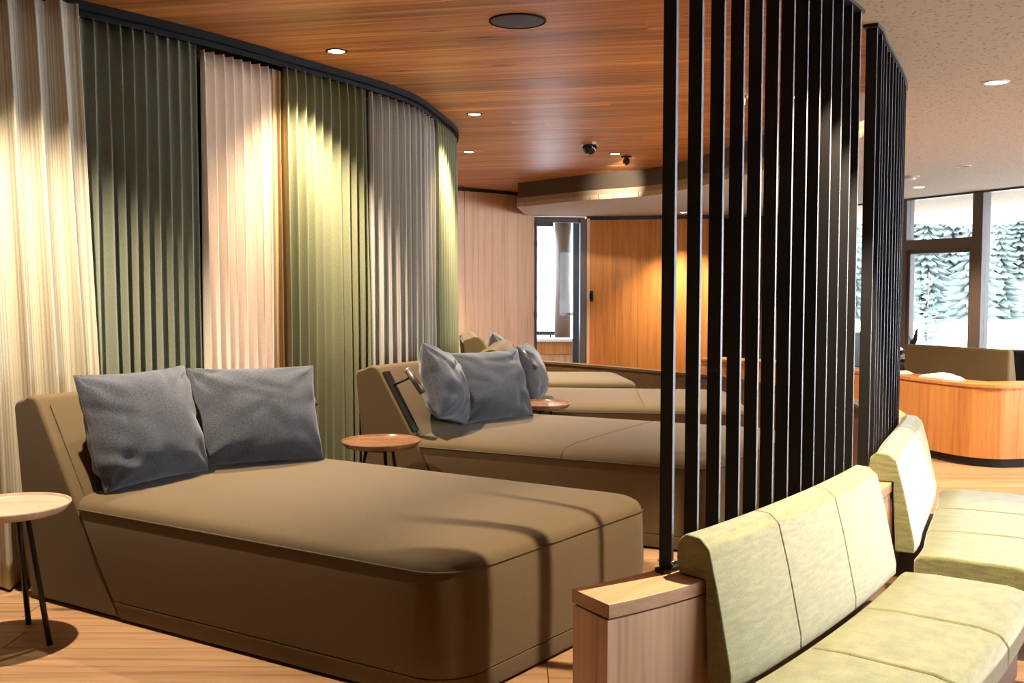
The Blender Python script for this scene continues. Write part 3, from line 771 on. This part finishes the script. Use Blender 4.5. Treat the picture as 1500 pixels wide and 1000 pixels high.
# ------------------------------------------------------------------ oak plinth wall, slat screens
pl = empty('oak_plinth_wall', (RING.at(0,0,0).x, RING.at(0,0,0).y, 0), 'low curved oak plinth wall carrying the black slats', 'low wall')
px, py = pl.location.x, pl.location.y
PR = Path([(p[0]-px, p[1]-py) for p in RING.p[::20]], 20)
sweep('body', PR, .0, 4.9, [(.004,0),(.160,0),(.160,.605),(.004,.605)], M['oak'], pl, .10, bv=.002)
sweep('gap', PR, .006, 4.89, [(.010,.605),(.155,.605),(.155,.611),(.010,.611)], M['black_base'], pl, .10)
sweep('cap', PR, -.003, 4.9, [(.0,.611),(.165,.611),(.165,.65),(.0,.65)], M['oak_cap'], pl, .10, bv=.002)

def slat_screen(s0, n, label):
    p0 = RING.at(s0, .03, .65)
    t = empty('slat_screen', p0, label, 'screen', 'black slat screens on the plinth')
    path = Path([(p[0]-p0.x, p[1]-p0.y) for p in RING.p[::10]], 10)
    s1 = s0+(n-1)*.124
    sweep('bottom_rail', path, s0-.03, s1+.03, [(.016,0),(.054,0),(.054,.014),(.016,.014)], M['black'], t, .06)
    sweep('top_rail', path, s0-.03, s1+.03, [(.004,HL-.65-.014),(.066,HL-.65-.014),(.066,HL-.65),(.004,HL-.65)], M['slat'], t, .06)
    zb, zt = .014, HL-.65-.014
    d = .023; th = .005
    vs = [(-th,-d,zb),(th,-d,zb),(th,d,zb),(-th,d,zb),(-th,-d,zt),(th,-d,zt),(th,d,zt),(-th,d,zt)]
    first = None
    for i in range(n):
        p, tg, nn = path.frame(s0+.124*i); rz = math.atan2(tg[1], tg[0])
        if first is None:
            o = mesh('slat', vs, [(0,3,2,1),(4,5,6,7),(0,1,5,4),(1,2,6,5),(2,3,7,6),(3,0,4,7)], [M['slat'], M['slat_edge_lit']], t)
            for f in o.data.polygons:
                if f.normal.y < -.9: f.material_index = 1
            first = o
        else: o = first.copy(); C.objects.link(o)
        o.location = (p[0]+nn[0]*.035, p[1]+nn[1]*.035, 0); o.rotation_euler = (0,0,rz)
        if i in (0, n-1):
            for k in (-1, 1):
                q = Vector((p[0]+nn[0]*.035, p[1]+nn[1]*.035, .03)) + Vector((nn[0],nn[1],0))*.024*k
                cyl('screw', q-Vector((nn[0],nn[1],0))*.004, q+Vector((nn[0],nn[1],0))*.004, .006,.006, M['chrome'], t, 10)
slat_screen(.327, 13, 'near screen of tall black vertical slats between beds and sofa')
slat_screen(2.10, 13, 'far screen of black vertical slats behind the second green sofa')

# ------------------------------------------------------------------ green sofas
def sofa(s0, s1, seams, label, b0=None):
    p0 = RING.at(s0, .3, 0)
    t = empty('banquette_sofa', p0, label, 'sofa', 'curved green velvet sofas')
    path = Path([(p[0]-p0.x, p[1]-p0.y) for p in RING.p[::10]], 10)
    bp = [(.078,.653),(.068,.70),(.074,.752),(.100,.775),(.150,.772),(.182,.745),(.215,.62),(.262,.40),(.262,.355),(.185,.355),(.172,.60),(.172,.653)]
    ed = [s0]+seams+[s1]
    be = [b0 if b0 else s0]+seams+[s1]
    for a, b in zip(be[:-1], be[1:]): sweep('back_cushion', path, a+.0005, b-.0005, bp, M['velvet'], t, .07, bv=.007, seg=3)
    cp = [(.275,.235),(.275,.355),(.30,.374),(.40,.381),(.66,.381),(.725,.368),(.752,.335),(.752,.27),(.735,.235)]
    for a, b in zip(ed[:-1], ed[1:]): sweep('seat_cushion', path, a+.001, b-.001, cp, M['velvet'], t, .07, bv=.014, seg=3)
    sweep('base', path, s0+.015, s1-.015, [(.165,.05),(.70,.05),(.70,.236),(.165,.236)], M['dark_wood'], t, .1)
    sweep('toe_kick', path, s0+.04, s1-.04, [(.17,0),(.62,0),(.62,.05),(.17,.05)], M['black_base'], t, .1)
sofa(.33, 1.72, [.73,1.20], 'near curved green velvet sofa at the lower right corner')
sofa(1.97, 3.42, [2.42,2.93], 'far curved green velvet sofa behind the near one', 2.05)

# ------------------------------------------------------------------ curved partition at the far beds, oak counter
pt_ = empty('curved_partition', (2.6,7.0,0), 'dark low curved wooden partition behind the far beds', 'partition')
PP = Path([(p[0]-2.6, p[1]-7.0) for p in PART.p[::20]], 20)
sweep('body', PP, 0, PP.L, [(-.04,0),(.04,0),(.04,.555),(-.04,.555)], M['dark_wood'], pt_, .15)
sweep('cap', PP, 0, PP.L, [(-.055,.555),(.055,.555),(.055,.58),(-.055,.58)], M['dark_wood'], pt_, .15)

CO = Path([(2.08,10.88),(2.75,10.25),(3.2,9.4),(3.42,8.85),(3.58,8.42),(3.72,8.12),(3.92,7.98),(4.2,8.0),(4.9,8.12),(5.9,8.3)])
c0 = CO.at(2.0,0,0)
co = empty('oak_counter', (c0.x,c0.y,0), 'orange oak counter box with rounded corner and dark toe base', 'counter')
CP = Path([(p[0]-c0.x, p[1]-c0.y) for p in CO.p[::10]], 10)
sweep('toe_base', CP, 0, CP.L, [(-.26,0),(-.03,0),(-.03,.075),(-.26,.075)], M['black_base'], co, .08)
sweep('body', CP, 0, CP.L, [(-.28,.075),(0,.075),(0,.655),(-.28,.655)], M['counter'], co, .08)
sweep('top', CP, 0, CP.L, [(-.30,.655),(.012,.655),(.012,.68),(-.30,.68)], M['counter'], co, .08, bv=.003)

BK = Path([(3.72,9.05),(3.86,8.78),(4.02,8.55),(4.16,8.36)])
# upholstered lounge seat behind the counter
ls = empty('lounge_sofa', (4.3,9.0,0), 'brown upholstered sofa back standing behind the oak counter', 'sofa')
def q(x, y): return Vector((x-4.3, y-9.0, 0))
a, b = q(3.66,9.22), q(4.24,8.42); d = (b-a).normalized(); n_ = Vector((-d.y, d.x, 0))
if n_.x < 0: n_ = -n_
vs = []
for t_, z, o_ in ((a,.3,0),(b,.3,0),(b,.3,.22),(a,.3,.22),(a,.935,.0),(b,.935,.0),(b,.935,.08),(a,.935,.08)): vs.append(t_+n_*o_+Vector((0,0,z)))
o = mesh('backrest', vs, [(0,1,2,3),(4,7,6,5),(0,4,5,1),(1,5,6,2),(2,6,7,3),(3,7,4,0)], M['sofa_back'], ls); bevel(o, .02, 3)
vs = [p+Vector((0,0,z)) for z in (.05,.42) for p in (a+n_*.1, b+n_*.1, b+n_*.8, a+n_*.8)]
o = mesh('seat', vs, [(0,1,2,3),(4,7,6,5),(0,4,5,1),(1,5,6,2),(2,6,7,3),(3,7,4,0)], M['sofa_back'], ls); bevel(o, .03, 3)
vs = [p+Vector((0,0,z)) for z in (0,.06) for p in (a+n_*.14, b+n_*.14, b+n_*.74, a+n_*.74)]
mesh('plinth', vs, [(0,1,2,3),(4,7,6,5),(0,4,5,1),(1,5,6,2),(2,6,7,3),(3,7,4,0)], M['black_base'], ls)
# things on and behind the counter
def towel(x, y, z, sx, sy, h, label, name='folded_towel', rz=.9, m=None):
    n = 14; vs = []; fs = []
    for j in range(n+1):
        for i in range(n+1):
            u, v = 2*i/n-1, 2*j/n-1; e = max(0, 1-max(abs(u),abs(v))**4)
            vs.append((u*sx/2, v*sy/2, (h*e*(.75+.5*noise.noise((u*2+x, v*2, y))) if e > 0 else 0)))
    for j in range(n):
        for i in range(n): k = j*(n+1)+i; fs.append((k,k+1,k+n+2,k+n+1))
    fs.append(tuple([i for i in range(n+1)]+[(j+1)*(n+1)-1 for j in range(1,n+1)]+[n*(n+1)+i for i in range(n-1,-1,-1)]+[j*(n+1) for j in range(n-1,0,-1)]))
    o = mesh(name, vs, fs, m or M['cloth_white'], None, True); o.location = (x,y,z); o.rotation_euler = (0,0,rz)
    return tag(o, label, 'towel')
towel(3.70,8.50,.68,.15,.40,.05,'crumpled cream towel lying on the oak counter before the brown sofa back', rz=.45)
towel(3.53,9.0,.68,.18,.22,.035,'small white folded towel on the counter left of the brown sofa back', rz=.4)
ch = empty('black_chair', (3.98,11.4,0), 'black chair back seen in the gap between the slat screens', 'chair', rz=.3)
box('seat', (0,0,.44), (.46,.46,.06), M['black'], ch, 0, .02); box('backrest', (0,.22,.72), (.46,.05,.42), M['black'], ch, 0, .02)
for sx in (-1,1):
    for sy in (-1,1): cyl('leg', (sx*.2,sy*.2,.42), (sx*.21,sy*.21,0), .013,.011, M['black'], ch, 10)
dt = empty('lounge_table', (4.22,10.4,0), 'low black table beyond the oak counter, near the window post', 'table')
lathe('table_top', [(.02,.70),(.42,.70),(.43,.715),(.42,.73),(.02,.73)], M['black'], dt, 40); cyl('column', (0,0,.02), (0,0,.70), .035,.035, M['black'], dt, 14); lathe('foot', [(.26,0),(.25,.015),(.04,.03)], M['black'], dt, 32)
pp = empty('potted_plant', (4.16,10.25,.73), 'small potted plant with one dark upright leaf on the black table', 'plant')
lathe('pot', [(.045,0),(.06,.05),(.062,.09),(.055,.09),(.02,.08)], M['black'], pp, 24)
for k, (an, hh) in enumerate(((.3,.24),(2.2,.15),(4.2,.12))):
    dx, dy = math.cos(an), math.sin(an); vs = []; fs = []
    for j in range(7):
        u = j/6; wd = .032*math.sin(PI*min(1, u*.93+.07)); c_ = Vector((dx*.05*u, dy*.05*u, .08+hh*u)); s_ = Vector((-dy, dx, 0))*wd
        vs += [c_-s_, c_+Vector((dx,dy,0))*.008, c_+s_]
    for j in range(6):
        for e in (0,1): a_ = j*3+e; fs.append((a_, a_+1, a_+4, a_+3))
    mesh('leaf', vs, fs, mat('leaf_dark', (.02,.035,.02), .5) if k == 0 else bpy.data.materials['leaf_dark'], pp, True, fix=False)
bo = empty('black_bowl', (3.99,10.36,.73), 'round black bowl with a white cloth in it on the black table', 'bowl')
lathe('bowl', [(.05,0),(.10,.03),(.125,.075),(.118,.077),(.09,.04),(.01,.02)], M['black'], bo, 32)
lathe('napkin', [(.10,.05),(.105,.085),(.07,.115),(.02,.12)], M['cloth_white'], bo, 20)
ac = empty('dark_armchair', (5.05,9.75,0), 'dark armchair at the right edge behind the lounge sofa back', 'chair', rz=-.5)
box('seat', (0,0,.34), (.62,.62,.16), M['black'], ac, 0, .03); box('backrest', (0,.28,.60), (.62,.10,.46), M['black'], ac, 0, .03)
for sx in (-1,1):
    box('armrest', (sx*.29,0,.50), (.07,.6,.06), M['black'], ac, 0, .015); box('arm_panel', (sx*.29,.0,.40), (.05,.56,.16), M['black'], ac, 0, .01)
    for sy in (-1,1): cyl('leg', (sx*.25,sy*.25,.27), (sx*.26,sy*.26,0), .018,.014, M['black'], ac, 10)
